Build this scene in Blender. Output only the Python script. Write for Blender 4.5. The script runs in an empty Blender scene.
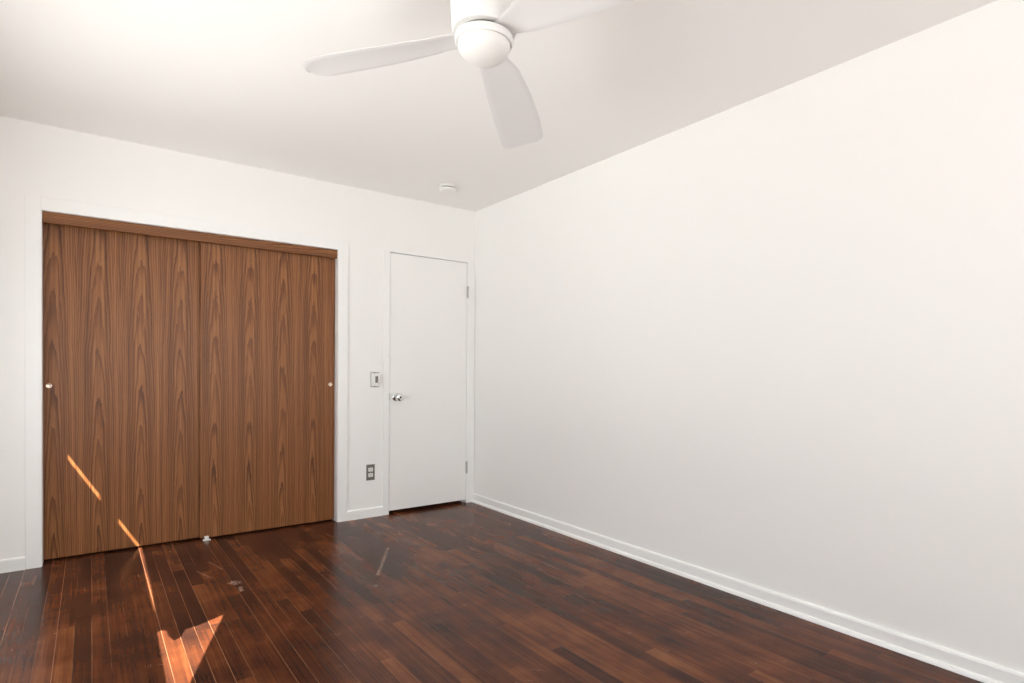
import bpy, bmesh, math, random
from mathutils import Vector, Matrix

sc = bpy.context.scene
col = sc.collection

# ---------------------------------------------------------------- camera
CAM_H = 1.10
YAW, PITCH, ROLL = 0.6658, -0.0108, 0.0081
FPX, PPX, PPY = 584.8, 512 + 37.8, 341.5 + 36.38
fw = Vector((math.sin(YAW) * math.cos(PITCH), math.cos(YAW) * math.cos(PITCH), math.sin(PITCH)))
r0 = Vector((math.cos(YAW), -math.sin(YAW), 0))
u0 = r0.cross(fw)
rt = r0 * math.cos(ROLL) + u0 * math.sin(ROLL)
up = u0 * math.cos(ROLL) - r0 * math.sin(ROLL)
cam_d = bpy.data.cameras.new('camera')
cam = bpy.data.objects.new('camera', cam_d)
col.objects.link(cam)
cam.matrix_world = Matrix(((rt.x, up.x, -fw.x, 0), (rt.y, up.y, -fw.y, 0), (rt.z, up.z, -fw.z, CAM_H), (0, 0, 0, 1)))
cam_d.sensor_width = 36
cam_d.lens = FPX * 36 / 1024
cam_d.shift_x = -(PPX - 512) / 1024
cam_d.shift_y = (PPY - 341.5) / 1024
cam_d.clip_start = 0.05
sc.camera = cam

# ---------------------------------------------------------------- exposure, world, sun, daylight
sc.view_settings.view_transform = 'Standard'
sc.view_settings.look = 'None'
sc.view_settings.gamma = 1.0
sc.view_settings.use_curve_mapping = False
sc.view_settings.exposure = 0.0
sc.cycles.use_denoising = True
sc.cycles.max_bounces = 14
sc.cycles.diffuse_bounces = 10
sc.cycles.caustics_reflective = True
sc.cycles.sample_clamp_indirect = 8.0

world = bpy.data.worlds.new('sky')
sc.world = world
world.use_nodes = True
bg = world.node_tree.nodes['Background']
bg.inputs[0].default_value = (0.80, 0.88, 1.0, 1)
bg.inputs[1].default_value = 0.12

SUN_DIR = Vector((0.582, 0.55, -1.0)).normalized()
sun_d = bpy.data.lights.new('sun', 'SUN')
sun_d.energy = 36.0
sun_d.angle = math.radians(0.22)
sun_d.color = (1.0, 0.93, 0.82)
sun = bpy.data.objects.new('sun', sun_d)
sun.rotation_euler = SUN_DIR.to_track_quat('-Z', 'Y').to_euler()
sun.location = (-6, -2, 8)
col.objects.link(sun)


def area(name, loc, direction, sx, sy, power, color):
    d = bpy.data.lights.new(name, 'AREA')
    d.shape = 'RECTANGLE'
    d.size, d.size_y = sx, sy
    d.energy = power
    d.color = color
    o = bpy.data.objects.new(name, d)
    o.location = loc
    o.rotation_euler = Vector(direction).to_track_quat('-Z', 'Y').to_euler()
    col.objects.link(o)
    return o


# daylight lamps outside the glass door on the left and the window behind;
# the left window lamp and upward lamp are added to brighten ceiling and walls
area('skylight_left_door', (-1.00, -0.35, 0.90), (1, 0.10, 0.0), 2.5, 1.5, 5, (0.80, 0.95, 1.25))
area('added_fill_left_window', (-1.00, 2.35, 0.95), (1, 0.0, 0.15), 2.0, 1.2, 40, (0.94, 1.0, 1.06))  # fill lamp added at the added left window
area('added_upfill_left', (-2.75, 2.30, 0.0), (0.15, 0.0, 1), 3.55, 3.0, 272, (0.985, 0.985, 0.895))  # unseen upward fill added for the ceiling, no paving is built
area('skylight_rear', (0.95, -2.20, 1.40), (0.0, 1, 0.0), 1.9, 1.3, 62, (0.92, 0.98, 0.985))

# ---------------------------------------------------------------- dimensions
D = 4.2594        # back wall
R = 2.5378        # right wall
L = -0.75         # left wall
N = -2.00         # wall behind the camera
H = 2.4335        # ceiling
T = 0.12
CX0, CX1, CZ = -0.2135, 1.404, 1.9625      # closet opening
DX0, DX1, DZ = 1.7874, 2.4600, 1.998       # door opening


# ---------------------------------------------------------------- node helper
class NT:
    def __init__(self, name):
        self.m = bpy.data.materials.new(name)
        self.m.use_nodes = True
        self.t = self.m.node_tree
        self.p = self.t.nodes['Principled BSDF']

    def n(self, typ, **kw):
        nd = self.t.nodes.new(typ)
        for k, v in kw.items():
            setattr(nd, k, v)
        return nd

    def link(self, a, b):
        self.t.links.new(a, b)

    def put(self, sock, v):
        if isinstance(v, (int, float)):
            sock.default_value = v
        elif isinstance(v, (tuple, list)):
            sock.default_value = v
        else:
            self.link(v, sock)

    def math(self, op, a, b=0.0, c=0.0, clamp=False):
        nd = self.n('ShaderNodeMath', operation=op, use_clamp=clamp)
        for i, v in enumerate((a, b, c)):
            self.put(nd.inputs[i], v)
        return nd.outputs[0]

    def xyz(self, x, y, z=0.0):
        nd = self.n('ShaderNodeCombineXYZ')
        for i, v in enumerate((x, y, z)):
            self.put(nd.inputs[i], v)
        return nd.outputs[0]

    def coords(self):
        tc = self.n('ShaderNodeTexCoord')
        s = self.n('ShaderNodeSeparateXYZ')
        self.link(tc.outputs['Object'], s.inputs[0])
        return tc.outputs['Object'], s.outputs[0], s.outputs[1], s.outputs[2]

    def noise(self, vec, scale=5.0, detail=3.0, rough=0.5, dim='3D'):
        nd = self.n('ShaderNodeTexNoise', noise_dimensions=dim)
        self.put(nd.inputs['Vector'], vec)
        nd.inputs['Scale'].default_value = scale
        nd.inputs['Detail'].default_value = detail
        nd.inputs['Roughness'].default_value = rough
        return nd.outputs['Fac']

    def white(self, vec):
        nd = self.n('ShaderNodeTexWhiteNoise', noise_dimensions='3D')
        self.put(nd.inputs['Vector'], vec)
        return nd.outputs['Value']

    def ramp(self, fac, stops, interp='LINEAR'):
        nd = self.n('ShaderNodeValToRGB')
        cr = nd.color_ramp
        cr.interpolation = interp
        while len(cr.elements) < len(stops):
            cr.elements.new(0.5)
        for e, (p, c) in zip(cr.elements, stops):
            e.position = p
            e.color = (*c, 1) if len(c) == 3 else c
        self.put(nd.inputs[0], fac)
        return nd.outputs[0]

    def step(self, v, lo, hi):
        nd = self.n('ShaderNodeMapRange', interpolation_type='SMOOTHSTEP')
        self.put(nd.inputs[0], v)
        self.put(nd.inputs[1], lo)
        self.put(nd.inputs[2], hi)
        nd.inputs[3].default_value = 0
        nd.inputs[4].default_value = 1
        return nd.outputs[0]

    def mix(self, fac, a, b, mode='MIX'):
        nd = self.n('ShaderNodeMix', data_type='RGBA', blend_type=mode)
        self.put(nd.inputs[0], fac)
        for s, v in ((nd.inputs[6], a), (nd.inputs[7], b)):
            if isinstance(v, tuple) and len(v) == 3:
                v = (*v, 1)
            self.put(s, v)
        return nd.outputs[2]

    def bump(self, h, strength, dist=0.001):
        nd = self.n('ShaderNodeBump')
        nd.inputs['Strength'].default_value = strength
        nd.inputs['Distance'].default_value = dist
        self.link(h, nd.inputs['Height'])
        self.link(nd.outputs[0], self.p.inputs['Normal'])

    def base(self, v):
        self.put(self.p.inputs['Base Color'], (*v, 1) if isinstance(v, tuple) and len(v) == 3 else v)

    def rough(self, v):
        self.put(self.p.inputs['Roughness'], v)


def paint(name, c, rough, bump=0.05, scale=220):
    m = NT(name)
    co, x, y, z = m.coords()
    big = m.noise(co, 1.3, 2)
    m.base(m.mix(m.math('MULTIPLY', big, 0.05), c, tuple(v * 0.93 for v in c)))
    m.rough(rough)
    m.bump(m.noise(co, scale, 2), bump, 0.0006)
    return m.m


M_WALL = paint('white_wall_paint', (0.90, 0.89, 0.87), 0.55)
M_CEIL = paint('white_ceiling_paint', (0.90, 0.89, 0.875), 0.65)
M_TRIM = paint('white_trim_paint', (0.90, 0.895, 0.88), 0.32, 0.02)
M_DOOR = paint('white_door_paint', (0.90, 0.89, 0.87), 0.38, 0.02)
M_FAN = paint('white_fan_enamel', (0.84, 0.835, 0.82), 0.35, 0.0)
M_BLADE = paint('white_fan_blade', (0.80, 0.795, 0.79), 0.45, 0.0)
M_PLASTIC = paint('white_plastic', (0.84, 0.83, 0.80), 0.3, 0.0)


def simple(name, c, rough, metal=0.0):
    m = NT(name)
    co, x, y, z = m.coords()
    nz = m.noise(co, 300, 2)
    m.base(m.mix(nz, tuple(v * 0.92 for v in c), c))
    m.rough(rough)
    m.p.inputs['Metallic'].default_value = metal
    return m.m


M_CHROME = simple('polished_chrome', (0.75, 0.75, 0.74), 0.12, 1.0)
M_STEEL = simple('brushed_steel', (0.50, 0.49, 0.47), 0.35, 1.0)
M_DARKSTEEL = simple('dull_dark_steel', (0.24, 0.225, 0.20), 0.4, 1.0)
M_BRASS = simple('pale_brass', (0.95, 0.80, 0.68), 0.3, 1.0)
M_BLACK = simple('black_gap', (0.015, 0.013, 0.012), 0.7)
M_SUN_MASK = simple('opaque_sun_mask', (0.55, 0.53, 0.50), 0.9)  # for the added, unseen pieces that block the sun
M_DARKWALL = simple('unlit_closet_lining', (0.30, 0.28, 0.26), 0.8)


def dome_glass():
    m = NT('white_opal_glass')
    m.base((0.86, 0.855, 0.83))
    m.rough(0.3)
    return m.m


M_OPAL = dome_glass()


def pane_mat():
    m = NT('clear_window_glass')
    tr = m.n('ShaderNodeBsdfTransparent')
    gl = m.n('ShaderNodeBsdfGlossy')
    gl.inputs['Roughness'].default_value = 0.02
    mx = m.n('ShaderNodeMixShader')
    mx.inputs[0].default_value = 0.05
    m.link(tr.outputs[0], mx.inputs[1])
    m.link(gl.outputs[0], mx.inputs[2])
    m.link(mx.outputs[0], m.t.nodes['Material Output'].inputs[0])
    return m.m


M_PANE = pane_mat()


# ---------------------------------------------------------------- strip oak floor, dark stain, worn
def floor_mat():
    m = NT('dark_stained_strip_floor')
    co, x, y, z = m.coords()
    W = 0.057
    u = m.math('DIVIDE', m.math('ADD', x, 5.012), W)
    row = m.math('FLOOR', u)
    fu = m.math('FRACT', u)
    r1 = m.white(m.xyz(row, 3.3, 1.7))
    r2 = m.white(m.xyz(row, 9.1, 5.2))
    ln = m.math('ADD', 0.55, m.math('MULTIPLY', r2, 0.65))
    v = m.math('DIVIDE', m.math('ADD', y, m.math('MULTIPLY', r1, 9.7)), ln)
    cl = m.math('FLOOR', v)
    fv = m.math('FRACT', v)
    idv = m.white(m.xyz(row, cl, 0.5))
    idb = m.white(m.xyz(row, cl, 7.5))
    # grain stretched along the boards
    gx = m.math('MULTIPLY', x, 1.0)
    gvec = m.xyz(m.math('ADD', m.math('MULTIPLY', x, 70), m.math('MULTIPLY', idb, 40)), m.math('MULTIPLY', y, 1.3), idv)
    g1 = m.noise(gvec, 1.0, 3, 0.5)
    g2 = m.noise(m.xyz(m.math('MULTIPLY', x, 300), m.math('MULTIPLY', y, 4), idb), 1.0, 2, 0.5)
    blot = m.noise(m.xyz(m.math('MULTIPLY', x, 1.0), m.math('MULTIPLY', y, 0.7), 3.1), 2.6, 4, 0.6)
    blot2 = m.noise(m.xyz(x, m.math('MULTIPLY', y, 0.8), 8.3), 7.0, 3, 0.6)
    t = m.math('MULTIPLY', m.math('SUBTRACT', idv, 0.5), 0.40)
    t = m.math('ADD', t, m.math('MULTIPLY', m.math('SUBTRACT', g1, 0.5), 0.55))
    t = m.math('ADD', t, m.math('MULTIPLY', m.math('SUBTRACT', blot, 0.5), 1.0))
    t = m.math('ADD', t, m.math('MULTIPLY', m.math('SUBTRACT', blot2, 0.5), 0.45))
    t = m.math('ADD', t, m.math('MULTIPLY', m.math('SUBTRACT', g2, 0.5), 0.35))
    t = m.math('ADD', t, 0.43, clamp=True)
    c = m.ramp(t, [(0.0, (0.0180, 0.0052, 0.0026)), (0.25, (0.043, 0.0112, 0.0040)), (0.5, (0.092, 0.0235, 0.0070)),
                   (0.75, (0.165, 0.052, 0.0155)), (1.0, (0.24, 0.090, 0.029))])

    # hand-sized marks in the finish, measured in metres on the floor
    def seg(x0, y0, x1, y1, w):
        dx, dy = x1 - x0, y1 - y0
        l2 = dx * dx + dy * dy + 1e-9
        ax, ay = m.math('SUBTRACT', x, x0), m.math('SUBTRACT', y, y0)
        k = m.math('DIVIDE', m.math('ADD', m.math('MULTIPLY', ax, dx), m.math('MULTIPLY', ay, dy)), l2, clamp=True)
        ex = m.math('SUBTRACT', ax, m.math('MULTIPLY', k, dx))
        ey = m.math('SUBTRACT', ay, m.math('MULTIPLY', k, dy))
        dd = m.math('SQRT', m.math('ADD', m.math('MULTIPLY', ex, ex), m.math('MULTIPLY', ey, ey)))
        s = m.step(dd, 0.0, w)
        return m.math('SUBTRACT', 1.0, s)

    # dark stained patch in the traffic area and a pale greyish haze near the door
    dark = seg(1.36, 2.98, 1.80, 2.62, 0.26)
    dark = m.math('MULTIPLY', dark, m.step(m.noise(m.xyz(m.math('MULTIPLY', x, 12), m.math('MULTIPLY', y, 5), 0.3), 1.0, 2, 0.5), 0.20, 0.75))
    c = m.mix(m.math('MULTIPLY', dark, 0.62), c, (0.014, 0.0085, 0.0065))
    # worn pale seams
    du = m.math('MINIMUM', fu, m.math('SUBTRACT', 1.0, fu))
    seam = m.math('SUBTRACT', 1.0, m.step(du, 0.008, 0.030))
    endd = m.math('MULTIPLY', m.math('MINIMUM', fv, m.math('SUBTRACT', 1.0, fv)), ln)
    endj = m.math('SUBTRACT', 1.0, m.step(endd, 0.0006, 0.0022))
    rowm = m.white(m.xyz(m.math('ROUND', u), 1.1, 4.4))
    wearn = m.noise(m.xyz(m.math('MULTIPLY', x, 5), m.math('MULTIPLY', y, 2.2), 6.0), 1.0, 3, 0.6)
    pale = m.math('MULTIPLY', seam, m.step(m.math('ADD', wearn, m.math('MULTIPLY', rowm, 0.34)), 0.52, 0.80))
    # the seams are most worn near the closet
    near = m.step(x, 1.25, 0.25)
    pale = m.math('MULTIPLY', pale, m.math('ADD', 0.16, m.math('MULTIPLY', near, 0.75)))
    c = m.mix(m.math('MULTIPLY', seam, 0.35), c, (0.006, 0.003, 0.002))
    c = m.mix(m.math('MULTIPLY', pale, 0.8), c, (0.34, 0.15, 0.075))
    c = m.mix(m.math('MULTIPLY', endj, 0.5), c, (0.05, 0.025, 0.015))
    # scratches and flecks of white paint
    brk = m.step(m.noise(co, 190, 3), 0.48, 0.60)
    scr = seg(1.4475, 3.4507, 1.2138, 3.0257, 0.016)
    scr = m.math('MULTIPLY', scr, m.step(m.noise(co, 75, 3), 0.36, 0.66))
    scr = m.math('MAXIMUM', scr, m.math('MULTIPLY', seg(1.14, 2.88, 1.15, 2.885, 0.016), brk))
    scr = m.math('MAXIMUM', scr, m.math('MULTIPLY', seg(0.578, 3.365, 0.588, 3.345, 0.034), m.step(m.noise(co, 95, 2), 0.44, 0.54)))
    scr = m.math('MAXIMUM', scr, m.math('MULTIPLY', seg(0.595, 3.27, 0.588, 3.215, 0.015), m.step(m.noise(co, 110, 2), 0.44, 0.54)))
    scr = m.math('MAXIMUM', scr, m.math('MULTIPLY', seg(0.455, 3.66, 0.50, 3.50, 0.006), m.math('MULTIPLY', brk, 0.6)))
    scr = m.math('MAXIMUM', scr, m.math('MULTIPLY', seg(0.53, 3.80, 0.57, 3.62, 0.005), m.math('MULTIPLY', brk, 0.6)))
    arc = m.math('MULTIPLY', seg(1.62, 2.95, 1.72, 2.86, 0.020), m.math('MULTIPLY', brk, 0.12))
    scr = m.math('MAXIMUM', scr, arc)
    vor = m.n('ShaderNodeTexVoronoi', feature='F1')
    vor.inputs['Scale'].default_value = 22
    m.link(co, vor.inputs['Vector'])
    pick = m.math('GREATER_THAN', m.white(m.xyz(m.math('MULTIPLY', vor.outputs['Color'], 1.0), 0.3, 0.7)), 0.80)
    dots = m.math('MULTIPLY', m.math('LESS_THAN', vor.outputs['Distance'], 0.055), pick)
    dots = m.math('MULTIPLY', dots, m.step(wearn, 0.45, 0.6))
    scr = m.math('MAXIMUM', scr, m.math('MULTIPLY', dots, 0.35))
    # fine scuffs across the boards
    scuff = m.noise(m.xyz(m.math('MULTIPLY', m.math('ADD', x, y), 90), m.math('MULTIPLY', m.math('SUBTRACT', y, x), 6), 2.0), 1.0, 3, 0.6)
    scuff = m.math('MULTIPLY', m.step(scuff, 0.64, 0.72), m.math('MULTIPLY', m.step(blot2, 0.5, 0.62), 0.10))
    scr = m.math('MAXIMUM', scr, scuff)
    c = m.mix(m.math('MULTIPLY', scr, 0.8), c, (0.42, 0.30, 0.23))
    c = m.mix(1.0, c, (0.0065, 0.0060, 0.0056), 'ADD')      # film of dust
    m.base(c)
    rr = m.math('ADD', 0.13, m.math('MULTIPLY', blot2, 0.15))
    rr = m.math('ADD', rr, m.math('MULTIPLY', g2, 0.06))
    m.rough(m.math('ADD', rr, m.math('MULTIPLY', scr, 0.3)))
    m.p.inputs['Specular IOR Level'].default_value = 0.12
    h = m.math('SUBTRACT', m.math('MULTIPLY', g1, 0.10), m.math('MAXIMUM', seam, endj))
    h = m.math('ADD', h, m.math('MULTIPLY', m.white(m.xyz(row, cl, 2.2)), 0.3))
    m.bump(h, 0.22, 0.0008)
    return m.m


M_FLOOR = floor_mat()


# ---------------------------------------------------------------- walnut veneer
def walnut(name, horizontal=False, seed=0.0):
    m = NT(name)
    co, x, y, z = m.coords()
    if horizontal:
        x, z = z, x
    leafw = 0.205
    lu = m.math('DIVIDE', m.math('ADD', x, 0.06 + seed), leafw)
    li = m.math('FLOOR', lu)
    lf = m.math('SUBTRACT', m.math('FRACT', lu), 0.5)
    lr = m.white(m.xyz(li, 2.0 + seed, 1.0))
    uu = m.math('MULTIPLY', lf, leafw)
    vv = m.math('ADD', z, m.math('MULTIPLY', lr, 0.22))
    # slow wander of the heart line and wavy rings
    wob = m.math('SUBTRACT', m.noise(m.xyz(0.3, m.math('MULTIPLY', vv, 2.2), seed), 1.0, 2), 0.5)
    uu = m.math('ADD', uu, m.math('MULTIPLY', wob, 0.030))
    wv = m.math('SUBTRACT', m.noise(m.xyz(m.math('MULTIPLY', uu, 26), m.math('MULTIPLY', vv, 3.4), m.math('MULTIPLY', lr, 2.0)), 1.0, 4, 0.6), 0.5)
    wf = m.math('SUBTRACT', m.noise(m.xyz(m.math('MULTIPLY', uu, 90), m.math('MULTIPLY', vv, 14), lr), 1.0, 2, 0.6), 0.5)
    d = m.math('MULTIPLY', m.math('ADD', vv, 0.55), 0.062)
    d = m.math('ADD', d, m.math('MULTIPLY', wv, 0.028))
    rr = m.math('SQRT', m.math('ADD', m.math('MULTIPLY', uu, m.math('MULTIPLY', uu, 4.0)), m.math('MULTIPLY', d, d)))
    rr = m.math('ADD', rr, m.math('MULTIPLY', wf, 0.0050))
    k = m.math('DIVIDE', rr, 0.0165)
    kf = m.math('FRACT', k)
    ringtone = m.white(m.xyz(m.math('FLOOR', k), 1.0, seed))
    late = m.step(kf, 0.35, 0.98)
    late = m.math('MULTIPLY', late, m.math('ADD', 0.35, m.math('MULTIPLY', ringtone, 0.65)))
    fib = m.noise(m.xyz(m.math('MULTIPLY', x, 420), m.math('MULTIPLY', z, 6), 0.2), 1.0, 3, 0.6)
    fib2 = m.noise(m.xyz(m.math('MULTIPLY', x, 110), m.math('MULTIPLY', z, 1.3), 5.2), 1.0, 3, 0.6)
    strk = m.noise(m.xyz(m.math('MULTIPLY', lf, 9), m.math('MULTIPLY', vv, 0.5), 3.3), 1.0, 2, 0.5)
    t = m.math('ADD', 0.69, m.math('MULTIPLY', late, -0.50))
    t = m.math('ADD', t, m.math('MULTIPLY', m.math('SUBTRACT', fib, 0.5), 0.45))
    t = m.math('ADD', t, m.math('MULTIPLY', m.math('SUBTRACT', fib2, 0.5), 0.50))
    t = m.math('ADD', t, m.math('MULTIPLY', m.math('SUBTRACT', strk, 0.5), 0.65), clamp=True)
    c = m.ramp(t, [(0.0, (0.055, 0.0155, 0.0045)), (0.3, (0.108, 0.034, 0.0095)), (0.6, (0.205, 0.074, 0.0225)),
                   (1.0, (0.40, 0.17, 0.060))])
    # one golden line where each ring begins
    gold = m.math('MULTIPLY', m.step(kf, 0.16, 0.04), m.step(ringtone, 0.45, 0.75))
    c = m.mix(m.math('MULTIPLY', gold, 0.45), c, (0.36, 0.16, 0.055))
    m.base(c)
    m.rough(m.math('ADD', 0.34, m.math('MULTIPLY', fib, 0.10)))
    m.p.inputs['Specular IOR Level'].default_value = 0.35
    m.bump(fib, 0.10, 0.0004)
    return m.m


M_WALNUT = walnut('walnut_veneer')
M_WALNUT2 = walnut('walnut_veneer_right', seed=0.37)
M_WALNUT_H = walnut('walnut_board', horizontal=True, seed=0.8)


# ---------------------------------------------------------------- geometry helpers
def bx(bm, a, b, bev=0.0, seg=2):
    a, b = Vector(a), Vector(b)
    r = bmesh.ops.create_cube(bm, size=1.0)
    vs = r['verts']
    for v in vs:
        v.co = Vector((a.x + (v.co.x + 0.5) * (b.x - a.x), a.y + (v.co.y + 0.5) * (b.y - a.y), a.z + (v.co.z + 0.5) * (b.z - a.z)))
    if bev:
        es = list({e for v in vs for e in v.link_edges})
        bmesh.ops.bevel(bm, geom=es, offset=bev, segments=seg, profile=0.5, affect='EDGES')


def lathe(bm, prof, seg=64, axis='Z', center=(0, 0, 0)):
    """prof: list of (radius, height); axis is the turning axis."""
    c = Vector(center)
    rings = []
    for r, h in prof:
        ring = []
        for i in range(1 if r < 1e-6 else seg):
            a = 2 * math.pi * i / seg
            p = Vector((r * math.cos(a), r * math.sin(a), h))
            if axis == 'Y':            # heights run towards -Y (out of the back wall)
                p = Vector((p.x, -p.z, p.y))
            ring.append(bm.verts.new(c + p))
        rings.append(ring)
    for A, B in zip(rings, rings[1:]):
        n = max(len(A), len(B))
        for i in range(n):
            j = (i + 1) % n
            vs = [A[i % len(A)], A[j % len(A)], B[j % len(B)], B[i % len(B)]]
            uq = []
            for v in vs:
                if v not in uq:
                    uq.append(v)
            if len(uq) > 2:
                try:
                    bm.faces.new(uq)
                except ValueError:
                    pass
    for ring in (rings[0], rings[-1]):
        if len(ring) > 2:
            bm.faces.new(ring)


def extr(bm, poly, axis, a, b):
    """Extrude a closed 2-D polygon along an axis from a to b. axis 'X': poly=(y,z); 'Y': poly=(x,z)."""
    mk = (lambda p, t: (t, p[0], p[1])) if axis == 'X' else (lambda p, t: (p[0], t, p[1]))
    A = [bm.verts.new(mk(p, a)) for p in poly]
    B = [bm.verts.new(mk(p, b)) for p in poly]
    n = len(poly)
    for i in range(n):
        bm.faces.new((A[i], A[(i + 1) % n], B[(i + 1) % n], B[i]))
    bm.faces.new(A)
    bm.faces.new(B)


def obj(name, bm, mat, parent=None, origin=None, smooth=None):
    bmesh.ops.recalc_face_normals(bm, faces=bm.faces)
    if origin is not None:
        bmesh.ops.translate(bm, verts=bm.verts, vec=-Vector(origin))
    me = bpy.data.meshes.new(name)
    bm.to_mesh(me)
    bm.free()
    me.materials.append(mat)
    if smooth is not None:
        for p in me.polygons:
            p.use_smooth = True
        me.set_sharp_from_angle(angle=math.radians(smooth))
    o = bpy.data.objects.new(name, me)
    if origin is not None:
        o.location = origin
    col.objects.link(o)
    if parent is not None:
        o.parent = parent
        if origin is not None:
            o.location = Vector(origin) - parent_world(parent)
        else:
            o.location = -parent_world(parent)
    return o


def parent_world(p):
    v = Vector(p.location)
    while p.parent is not None:
        p = p.parent
        v = v + Vector(p.location)
    return v


def thing(name, label, cat, loc, group=None):
    o = bpy.data.objects.new(name, None)
    o.empty_display_size = 0.05
    o.location = loc
    col.objects.link(o)
    return tag(o, label, cat, group)


def tag(o, label, cat, group=None):
    o['label'] = label
    o['category'] = cat
    if group:
        o['group'] = group
    return o


def struct(name, bm, mat, label=None, cat=None, **kw):
    o = obj(name, bm, mat, **kw)
    o['kind'] = 'structure'
    if label:
        o['label'] = label
        o['category'] = cat
    return o


def BM():
    return bmesh.new()


# ---------------------------------------------------------------- the room shell
b = BM()
bx(b, (L - T, N - T, -0.10), (R + T, D + 0.95, 0.0))
struct('floor', b, M_FLOOR, 'dark stained worn hardwood strip floor with scratches', 'floor')

b = BM()
bx(b, (L - T, N - T, H), (R + T, D + 0.95, H + 0.12))
struct('ceiling', b, M_CEIL, 'plain white painted ceiling above the fan', 'ceiling')

b = BM()
bx(b, (L - T, D, 0), (CX0, D + T, H))
bx(b, (CX0, D, CZ), (CX1, D + T, H))
bx(b, (CX1, D, 0), (DX0, D + T, H))
bx(b, (DX0, D, DZ), (DX1, D + T, H))
bx(b, (DX1, D, 0), (R + T, D + T, H))
struct('wall_back', b, M_WALL, 'white painted wall holding the closet and the door', 'wall')

b = BM()
bx(b, (R, N - T, 0), (R + T, D, H))
struct('wall_right', b, M_WALL, 'large bare white wall on the right', 'wall')

# left wall: a glass door low in the wall and a clerestory band above it
LG = (-1.70, 1.00, 0.04, 1.60)       # y0, y1, z0, z1 of the glazed door
LW = (1.35, 3.40, 0.35, 1.57)        # window added for its light under the clerestory, beneath the added sun blocker
CL = (1.05, 3.74, 1.64, 2.36)       # clerestory opening
b = BM()
bx(b, (L - T, N - T, 0), (L, LG[0], H))
bx(b, (L - T, LG[0], 0), (L, LG[1], LG[2]))
bx(b, (L - T, LG[0], LG[3]), (L, LG[1], H))
bx(b, (L - T, LG[1], 0), (L, CL[0], H))
bx(b, (L - T, CL[0], 0), (L, LW[0], CL[2]))
bx(b, (L - T, LW[0], 0), (L, LW[1], LW[2]))
bx(b, (L - T, LW[0], LW[3]), (L, CL[1], CL[2]))
bx(b, (L - T, CL[0], CL[3]), (L, CL[1], H))
bx(b, (L - T, CL[1], LW[3]), (L, D, H))
bx(b, (L - T, LW[1], 0), (L, D, LW[3]))
struct('wall_left', b, M_WALL)

RW = (-0.05, 1.95, 0.75, 2.05)       # window behind the camera
b = BM()
bx(b, (L, N - T, 0), (RW[0], N, H))
bx(b, (RW[0], N - T, 0), (RW[1], N, RW[2]))
bx(b, (RW[0], N - T, RW[3]), (RW[1], N, H))
bx(b, (RW[1], N - T, 0), (R, N, H))
struct('wall_rear', b, M_WALL)

# closet interior and the passage behind the door, both unlit
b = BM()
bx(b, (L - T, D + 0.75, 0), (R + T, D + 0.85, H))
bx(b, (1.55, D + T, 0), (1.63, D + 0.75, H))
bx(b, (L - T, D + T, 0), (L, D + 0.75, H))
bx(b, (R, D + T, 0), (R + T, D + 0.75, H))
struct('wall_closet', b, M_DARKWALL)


# ---------------------------------------------------------------- baseboards
def base_prof(s, off=0.0):
    h, t = 0.071, 0.013
    return [(0, 0), (s * t, 0), (s * t, h - 0.010), (s * (t - 0.003), h - 0.003), (s * (t - 0.007), h), (0, h)]


b = BM()
extr(b, [(D + p[0], p[1]) for p in base_prof(-1)], 'X', L, -0.2800)
struct('baseboard_back', b, M_TRIM, 'short white baseboard left of the closet', 'baseboard')
b = BM()
extr(b, [(D + p[0], p[1]) for p in base_prof(-1)], 'X', 1.4690, 1.7412)
struct('baseboard_back.001', b, M_TRIM, 'short white baseboard between closet and white door', 'baseboard')
b = BM()
extr(b, [(R + p[0], p[1]) for p in base_prof(-1)], 'Y', N, D - 0.012)
q = [(R - 0.013, 0), (R - 0.027, 0)]
q += [(R - 0.013 - 0.014 * math.cos(a), 0.019 * math.sin(a)) for a in [math.radians(15 * i) for i in range(1, 7)]]
extr(b, q, 'Y', N, D - 0.012)
struct('baseboard_right', b, M_TRIM, 'long white baseboard with shoe moulding along the right wall', 'baseboard')

# ---------------------------------------------------------------- closet casing, header and sliding doors
b = BM()
ct = 0.012
bx(b, (-0.2800, D - ct, 0), (CX0, D, CZ + 0.073), 0.0015)
bx(b, (CX1, D - ct, 0), (1.4690, D, CZ + 0.073), 0.0015)
bx(b, (CX0, D - ct, CZ), (CX1, D, CZ + 0.073), 0.0015)
# jamb lining
bx(b, (CX0 - 0.004, D - 0.006, 0), (CX0 + 0.004, D + T, CZ))
bx(b, (CX1 - 0.004, D - 0.006, 0), (CX1 + 0.004, D + T, CZ))
struct('trim_1', b, M_TRIM, 'flat white casing framing the wide closet opening', 'trim')

b = BM()
bx(b, (CX0 + 0.004, D + 0.014, 1.9032), (CX1 - 0.004, D + 0.036, CZ), 0.0015)
o = obj('closet_fascia', b, M_WALNUT_H, origin=((CX0 + CX1) / 2, D + 0.025, 1.9032))
tag(o, 'long horizontal walnut fascia board hiding the track above the sliding closet doors', 'fascia')


def closet_door(x0, x1, y0, mat, label, pullx, pullz):
    t = thing('sliding_closet_door', label, 'door', (x0, y0, 0.012), 'walnut sliding closet doors')
    b = BM()
    bx(b, (x0, y0, 0.012), (x1, y0 + 0.028, CZ - 0.01), 0.0012)
    p = obj('door_panel', b, mat, t, origin=(x0, y0, 0.012))
    b = BM()
    lathe(b, [(0.0, 0.0005), (0.006, 0.0005), (0.0085, 0.0016), (0.0105, 0.004), (0.0125, 0.0042), (0.0135, 0.0025), (0.0138, 0.0)], 32, 'Y', (pullx, y0, pullz))
    f = obj('finger_pull', b, M_BRASS, t, origin=(pullx, y0, pullz), smooth=40)
    f['label'] = 'small round pale brass finger pull'
    return t


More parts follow.
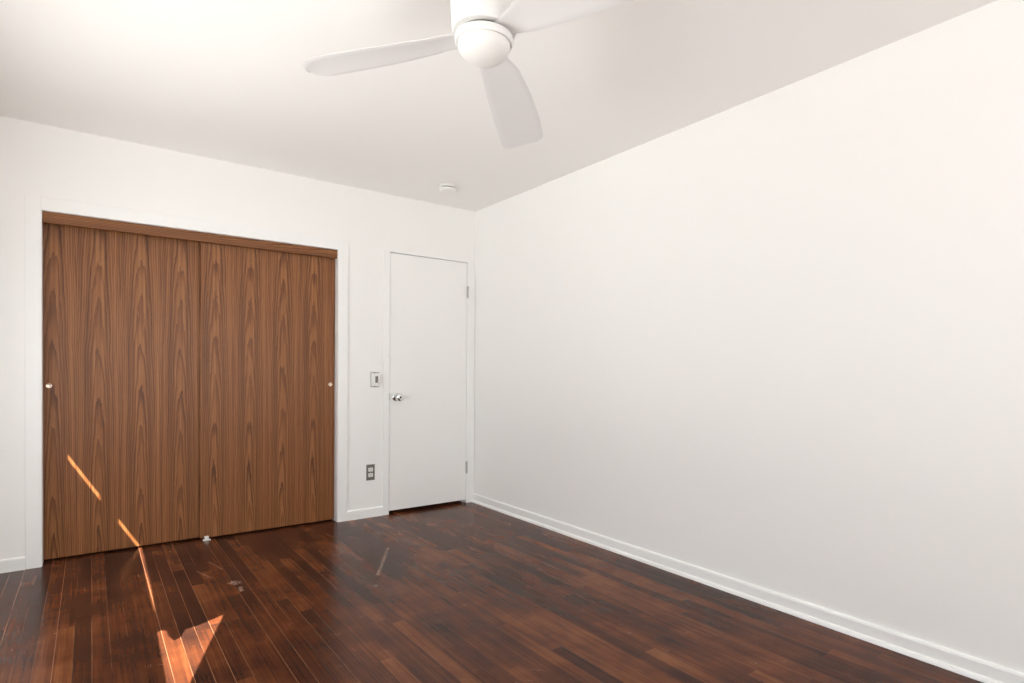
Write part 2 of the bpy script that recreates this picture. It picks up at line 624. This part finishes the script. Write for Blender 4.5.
closet_door(CX0 + 0.004, 0.600, D + 0.092, M_WALNUT,
            'left walnut sliding closet door, set behind the other, crossed by a sliver of sun', -0.185, 0.997)
closet_door(0.5515, 1.396, D + 0.054, M_WALNUT2,
            'right walnut sliding closet door, overlapping in front, nearest the white door', 1.366, 0.994)

# white floor guide between the two sliding doors
t = thing('door_guide', 'tiny white plastic floor guide where the two walnut closet doors overlap', 'door guide', (0.585, D + 0.04, 0))
b = BM()
bx(b, (0.565, D + 0.020, 0), (0.607, D + 0.052, 0.005), 0.001)
obj('base_plate', b, M_PLASTIC, t, origin=(0.585, D + 0.03, 0))
b = BM()
bx(b, (0.574, D + 0.034, 0.005), (0.598, D + 0.050, 0.026), 0.003)
obj('guide_fin', b, M_PLASTIC, t, origin=(0.585, D + 0.042, 0.005))

# ---------------------------------------------------------------- white door and casing
b = BM()
bx(b, (1.7412, D - ct, 0), (DX0, D, 2.012), 0.0015)
bx(b, (DX1, D - ct, 0), (R - 0.004, D, 2.012), 0.0015)
bx(b, (DX0, D - ct, DZ), (DX1, D, 2.012), 0.0015)
bx(b, (DX0 - 0.003, D - 0.004, 0), (DX0 + 0.0005, D + T, DZ))
bx(b, (DX1 - 0.0005, D - 0.004, 0), (DX1 + 0.003, D + T, DZ))
# stop behind the slab
bx(b, (DX0, D + 0.040, 0), (DX0 + 0.012, D + 0.055, DZ))
bx(b, (DX1 - 0.012, D + 0.040, 0), (DX1, D + 0.055, DZ))
bx(b, (DX0, D + 0.040, DZ - 0.012), (DX1, D + 0.055, DZ))
struct('trim_2', b, M_TRIM, 'narrow flat white casing around the white door', 'trim')

b = BM()
bx(b, (DX0 + 0.0035, D - 0.004, 0.0265), (DX1 - 0.0018, D + 0.034, DZ - 0.0045), 0.0012)
door = struct('door_1', b, M_DOOR, 'plain flush white door with chrome knob in the corner', 'door', origin=((DX0 + DX1) / 2, D, 0.0265))

KX, KZ = 1.842, 0.895
KY = D - 0.004
b = BM()
lathe(b, [(0.031, 0.0), (0.031, 0.003), (0.028, 0.007), (0.020, 0.010), (0.0, 0.010)], 48, 'Y', (KX, KY, KZ))
knob_rose = obj('knob_rosette', b, M_CHROME, door, origin=(KX, KY, KZ), smooth=40)
b = BM()
lathe(b, [(0.0, 0.006), (0.0125, 0.007), (0.0125, 0.036), (0.019, 0.043), (0.0275, 0.052), (0.0310, 0.063), (0.0305, 0.074),
          (0.0260, 0.083), (0.014, 0.0875), (0.007, 0.0875), (0.0, 0.0875)], 48, 'Y', (KX, KY, KZ))
kn = obj('door_knob', b, M_CHROME, door, origin=(KX, KY, KZ), smooth=40)
b = BM()
lathe(b, [(0.0, 0.0872), (0.0075, 0.0872), (0.0075, 0.0884), (0.0, 0.0884)], 24, 'Y', (KX, KY, KZ))
obj('keyhole', b, M_BLACK, kn, origin=(KX, KY, KZ), smooth=40)
b = BM()
bx(b, (DX0 - 0.0012, D - 0.0135, 0.872), (DX0 + 0.0030, D - 0.003, 0.928), 0.0004)
obj('latch_plate', b, M_STEEL, door, origin=(DX0, D, 0.90))
for hz in (1.752, 0.298):
    b = BM()
    for k in range(5):
        z0 = hz - 0.0445 + k * 0.018
        r = bmesh.ops.create_cone(b, cap_ends=True, segments=20, radius1=0.0062, radius2=0.0062, depth=0.0168)
        bmesh.ops.translate(b, verts=r['verts'], vec=(DX1 + 0.002, D - 0.0175, z0 + 0.0084))
    for s in (-1, 1):
        r = bmesh.ops.create_uvsphere(b, u_segments=14, v_segments=8, radius=0.0052)
        bmesh.ops.translate(b, verts=r['verts'], vec=(DX1 + 0.002, D - 0.0175, hz + s * 0.0475))
    bx(b, (DX1 - 0.007, D - 0.0145, hz - 0.0445), (DX1 + 0.010, D - 0.0115, hz + 0.0445), 0.0003)
    obj('hinge', b, M_STEEL, door, origin=(DX1, D, hz), smooth=40)

# ---------------------------------------------------------------- light switch and outlet
SX, SZ = 1.675, 1.029
t = thing('light_switch', 'white dimmer switch on a steel plate beside the white door', 'switch', (SX, D, SZ))
b = BM()
bx(b, (SX - 0.035, D - 0.005, SZ - 0.057), (SX + 0.035, D, SZ + 0.057), 0.003, 3)
obj('switch_plate', b, M_STEEL, t, origin=(SX, D, SZ))
b = BM()
bx(b, (SX - 0.026, D - 0.010, SZ - 0.048), (SX + 0.034, D - 0.004, SZ + 0.048), 0.002)
obj('dimmer_body', b, M_PLASTIC, t, origin=(SX, D, SZ))
b = BM()
bx(b, (SX + 0.002, D - 0.0118, SZ - 0.024), (SX + 0.024, D - 0.009, SZ + 0.026), 0.0006)
obj('slider_slot', b, M_DARKSTEEL, t, origin=(SX, D, SZ))
b = BM()
bx(b, (SX + 0.022, D - 0.040, SZ - 0.034), (SX + 0.034, D - 0.009, SZ + 0.036), 0.003)
obj('slider', b, M_PLASTIC, t, origin=(SX, D, SZ))
for s in (-1, 1):
    b = BM()
    lathe(b, [(0.0045, 0.004), (0.0045, 0.0062), (0.003, 0.0070), (0.0, 0.0070)], 16, 'Y', (SX, D, SZ + s * 0.0525))
    obj('screw', b, M_DARKSTEEL, t, origin=(SX, D, SZ + s * 0.0525))

OX, OZ = 1.646, 0.336
t = thing('power_outlet', 'dark steel power outlet with two white sockets low on the wall', 'outlet', (OX, D, OZ))
b = BM()
bx(b, (OX - 0.032, D - 0.0045, OZ - 0.059), (OX + 0.032, D, OZ + 0.059), 0.002, 3)
obj('outlet_plate', b, M_DARKSTEEL, t, origin=(OX, D, OZ))
for s in (-1, 1):
    b = BM()
    bx(b, (OX - 0.0180, D - 0.0076, OZ + s * 0.0205 - 0.0145), (OX + 0.0180, D - 0.003, OZ + s * 0.0205 + 0.0145), 0.003)
    so = obj('socket', b, M_PLASTIC, t, origin=(OX, D, OZ + s * 0.0205), smooth=40)
    b = BM()
    for dx in (-0.0062, 0.0062):
        bx(b, (OX + dx - 0.0011, D - 0.0080, OZ + s * 0.0205 - 0.002), (OX + dx + 0.0011, D - 0.0070, OZ + s * 0.0205 + 0.007))
    lathe(b, [(0.0022, 0.0070), (0.0022, 0.0080), (0.0, 0.0080)], 12, 'Y', (OX, D, OZ + s * 0.0205 - 0.0075))
    obj('slots', b, M_BLACK, so, origin=(OX, D, OZ + s * 0.0205))
b = BM()
lathe(b, [(0.0032, 0.004), (0.0032, 0.0056), (0.0, 0.0060)], 12, 'Y', (OX, D, OZ))
obj('screw', b, M_STEEL, t, origin=(OX, D, OZ))

# ---------------------------------------------------------------- smoke detector
SMX, SMY = 2.030, 3.795
t = thing('smoke_detector', 'round white smoke detector on the ceiling near the corner', 'smoke detector', (SMX, SMY, H))
b = BM()
lathe(b, [(0.0, H), (0.058, H), (0.058, H - 0.010), (0.054, H - 0.012), (0.0, H - 0.012)], 64, 'Z', (SMX, SMY, 0))
obj('mounting_base', b, M_PLASTIC, t, origin=(SMX, SMY, H), smooth=40)
b = BM()
lathe(b, [(0.0, H - 0.018), (0.050, H - 0.018), (0.060, H - 0.021), (0.0605, H - 0.027), (0.055, H - 0.036), (0.040, H - 0.041), (0.0, H - 0.042)], 64, 'Z', (SMX, SMY, 0))
obj('cover', b, M_PLASTIC, t, origin=(SMX, SMY, H - 0.018), smooth=50)
b = BM()
lathe(b, [(0.045, H - 0.012), (0.045, H - 0.022)], 64, 'Z', (SMX, SMY, 0))
obj('vent_slot', b, M_BLACK, t, origin=(SMX, SMY, H - 0.016), smooth=40)

# ---------------------------------------------------------------- ceiling fan
FX, FY, FZ = 0.930, 1.517, 2.100
fan = thing('ceiling_fan', 'white three blade ceiling fan with round opal light at its centre', 'ceiling fan', (FX, FY, H))
b = BM()
lathe(b, [(0.0, H), (0.118, H), (0.118, H - 0.012), (0.110, H - 0.030), (0.106, H - 0.12), (0.101, H - 0.22), (0.096, 2.122),
          (0.092, 2.113), (0.0, 2.113)], 96, 'Z', (FX, FY, 0))
obj('motor_housing', b, M_FAN, fan, origin=(FX, FY, H), smooth=35)
b = BM()
lathe(b, [(0.0, 2.122), (0.072, 2.122), (0.072, 2.098), (0.0, 2.098)], 64, 'Z', (FX, FY, 0))
hub = obj('rotor_hub', b, M_DARKSTEEL, fan, origin=(FX, FY, 2.11), smooth=35)
b = BM()
lathe(b, [(0.0, 2.104), (0.080, 2.104), (0.0865, 2.101), (0.0875, 2.094), (0.0868, 2.084), (0.084, 2.080), (0.0795, 2.080), (0.0795, 2.086), (0.0, 2.086)], 96, 'Z', (FX, FY, 0))
obj('light_ring', b, M_FAN, fan, origin=(FX, FY, 2.085), smooth=35)
b = BM()
prof = [(0.0785, 2.088), (0.0785, 2.078)]
for i in range(1, 15):
    a = math.radians(90 * i / 14)
    prof.append((0.0785 * math.cos(a) ** 0.9 if i < 14 else 0.0, 2.078 - 0.052 * math.sin(a)))
lathe(b, prof, 96, 'Z', (FX, FY, 0))
obj('light_dome', b, M_OPAL, fan, origin=(FX, FY, 2.07), smooth=60)


def interp(tab, x):
    for (x0, y0), (x1, y1) in zip(tab, tab[1:]):
        if x <= x1:
            k = (x - x0) / (x1 - x0)
            k = k * k * (3 - 2 * k) * 0.35 + k * 0.65
            return y0 + (y1 - y0) * k
    return tab[-1][1]


def blade_bm(rlen, pitch, cl, cr):
    """Blade along +X; +Y is the lower, straighter edge; pitched about X."""
    bm = BM()
    left = [(0.06, 0.036), (0.15, 0.050), (0.30, 0.064), (0.45, 0.074), (0.60, 0.081), (0.66, 0.082)]
    right = [(0.06, 0.032), (0.12, 0.050), (0.20, 0.074), (0.35, 0.091), (0.50, 0.096), (0.60, 0.093), (0.66, 0.090)]
    xs = [0.06 + 0.54 * i / 30 for i in range(30)] + [0.60 + 0.06 * math.sin(math.pi / 2 * i / 16) for i in range(17)]
    rows = []
    nw = 14
    for x in xs:
        l, r_ = interp(left, x), interp(right, x)
        out = []
        for (ln_, dp), e in ((cl, l), (cr, r_)):    # rounded corners at the tip: length, depth
            if x > 0.66 - ln_:
                k = (x - (0.66 - ln_)) / ln_
                e -= dp * (1 - math.sqrt(max(0.0, 1 - k * k)))
            out.append(e)
        l, r_ = out
        p = math.radians(pitch)
        if x < 0.16:                   # the root twists flat into the hub
            p *= max(0.25, (x - 0.06) / 0.10)
        row = []
        for j in range(nw + 1):
            f = j / nw
            yy = l - (l + r_) * f
            th = 0.0035 * (1 - abs(2 * f - 1) ** 6) ** 0.5 + 0.0004
            camber = 0.004 * (1 - (2 * f - 1) ** 2)
            for s in (1, -1):
                zz = camber + s * th
                row.append(Vector((x * rlen / 0.66, yy * math.cos(p) + zz * math.sin(p), -yy * math.sin(p) + zz * math.cos(p))))
        rows.append([bm.verts.new(v) for v in row])
    for A, B in zip(rows, rows[1:]):
        for j in range(nw):
            bm.faces.new((A[2 * j], A[2 * j + 2], B[2 * j + 2], B[2 * j]))
            bm.faces.new((A[2 * j + 1], B[2 * j + 1], B[2 * j + 3], A[2 * j + 3]))
        bm.faces.new((A[0], B[0], B[1], A[1]))
        bm.faces.new((A[-2], A[-1], B[-1], B[-2]))
    for Rr in (rows[0], rows[-1]):
        for j in range(nw):
            bm.faces.new((Rr[2 * j], Rr[2 * j + 1], Rr[2 * j + 3], Rr[2 * j + 2]))
    return bm


for az, droop, rl, pitch, cl, cr in ((123.6, 0.0, 0.662, 10.5, (0.130, 0.110), (0.050, 0.050)), (45.0, 4.6, 0.708, 13.0, (0.028, 0.028), (0.034, 0.034)),
                                     (-72.5, 0.0, 0.665, 15.0, (0.05, 0.05), (0.05, 0.05))):
    o = obj('fan_blade', blade_bm(rl, pitch, cl, cr), M_BLADE, fan, smooth=50)
    o.location = Vector((FX, FY, FZ + 0.0075)) - Vector(fan.location)
    o.rotation_euler = (Matrix.Rotation(math.radians(az), 3, 'Z') @ Matrix.Rotation(math.radians(droop), 3, 'Y')).to_euler()

# ---------------------------------------------------------------- the glazing outside the frame that lets the daylight in
def frame(name, plane, ax, y0, y1, z0, z1, mat=M_TRIM, mull=()):
    """A window frame in a wall; ax 'X': lies in a plane x=const spanning y,z; 'Y': y=const spanning x,z."""
    b = BM()
    w = 0.045

    def bar(a0, a1, c0, c1):
        if ax == 'X':
            bx(b, (plane - 0.03, a0, c0), (plane + 0.03, a1, c1), 0.002)
        else:
            bx(b, (a0, plane - 0.03, c0), (a1, plane + 0.03, c1), 0.002)
    bar(y0, y0 + w, z0, z1)
    bar(y1 - w, y1, z0, z1)
    bar(y0 + w, y1 - w, z0, z0 + w)
    bar(y0 + w, y1 - w, z1 - w, z1)
    for q in mull:
        bar(q - w / 2, q + w / 2, z0 + w, z1 - w)
    o = struct(name, b, mat)
    b = BM()
    if ax == 'X':
        bx(b, (plane - 0.003, y0 + w * 0.6, z0 + w * 0.6), (plane + 0.003, y1 - w * 0.6, z1 - w * 0.6))
    else:
        bx(b, (y0 + w * 0.6, plane - 0.003, z0 + w * 0.6), (y1 - w * 0.6, plane + 0.003, z1 - w * 0.6))
    g = obj('pane', b, M_PANE, o)
    return o


frame('window_1', L - 0.06, 'X', LG[0], LG[1], LG[2], LG[3], mull=(0.08,))
frame('added_window_4', L - 0.06, 'X', LW[0], LW[1], LW[2], LW[3], mull=(2.37,))  # unseen window added to bring light further into the room
frame('window_2', N - 0.06, 'Y', RW[0], RW[1], RW[2], RW[3], mull=(0.95,))

b = BM()
extr(b, [(L - T, 1.600), (L - T, 1.575), (L - T - 0.95, 1.545), (L - T - 0.95, 1.570)], 'Y', LW[0] - 1.0, LW[1] + 0.15)
struct('added_sun_blocker', b, M_SUN_MASK)  # unseen awning added to keep direct sun off the visible floor

# clerestory: unseen masks added, cut to shape the sun patch and sliver
b = BM()
pl = L - 0.004
bx(b, (pl - 0.008, 3.516, CL[2] - 0.02), (pl + 0.004, 3.588, CL[3] + 0.03), 0.001)     # bar added to break the sun sliver
extr(b, [(1.02, 1.61), (1.02, 1.645), (1.50, 1.659), (1.97, 1.674), (2.20, 1.690), (3.42, 1.693), (3.79, 1.693), (3.79, 1.61)], 'X', pl - 0.008, pl - 0.002)
mask_lower = struct('sun_mask_lower', b, M_TRIM)
b = BM()
extr(b, [(1.02, 2.39), (1.02, 1.62), (1.225, 1.62), (1.79, 2.104), (1.83, 1.923), (1.864, 1.839), (1.815, 1.795), (1.819, 1.756),
         (1.885, 1.735), (1.962, 1.728), (1.99, 1.70), (2.00, 1.62), (2.203, 1.62), (2.203, 1.692), (2.57, 1.711), (3.40, 1.724),
         (3.80, 1.726), (3.80, 2.39)], 'X', pl - 0.003, pl - 0.001)
obj('sun_mask_upper', b, M_SUN_MASK, mask_lower)
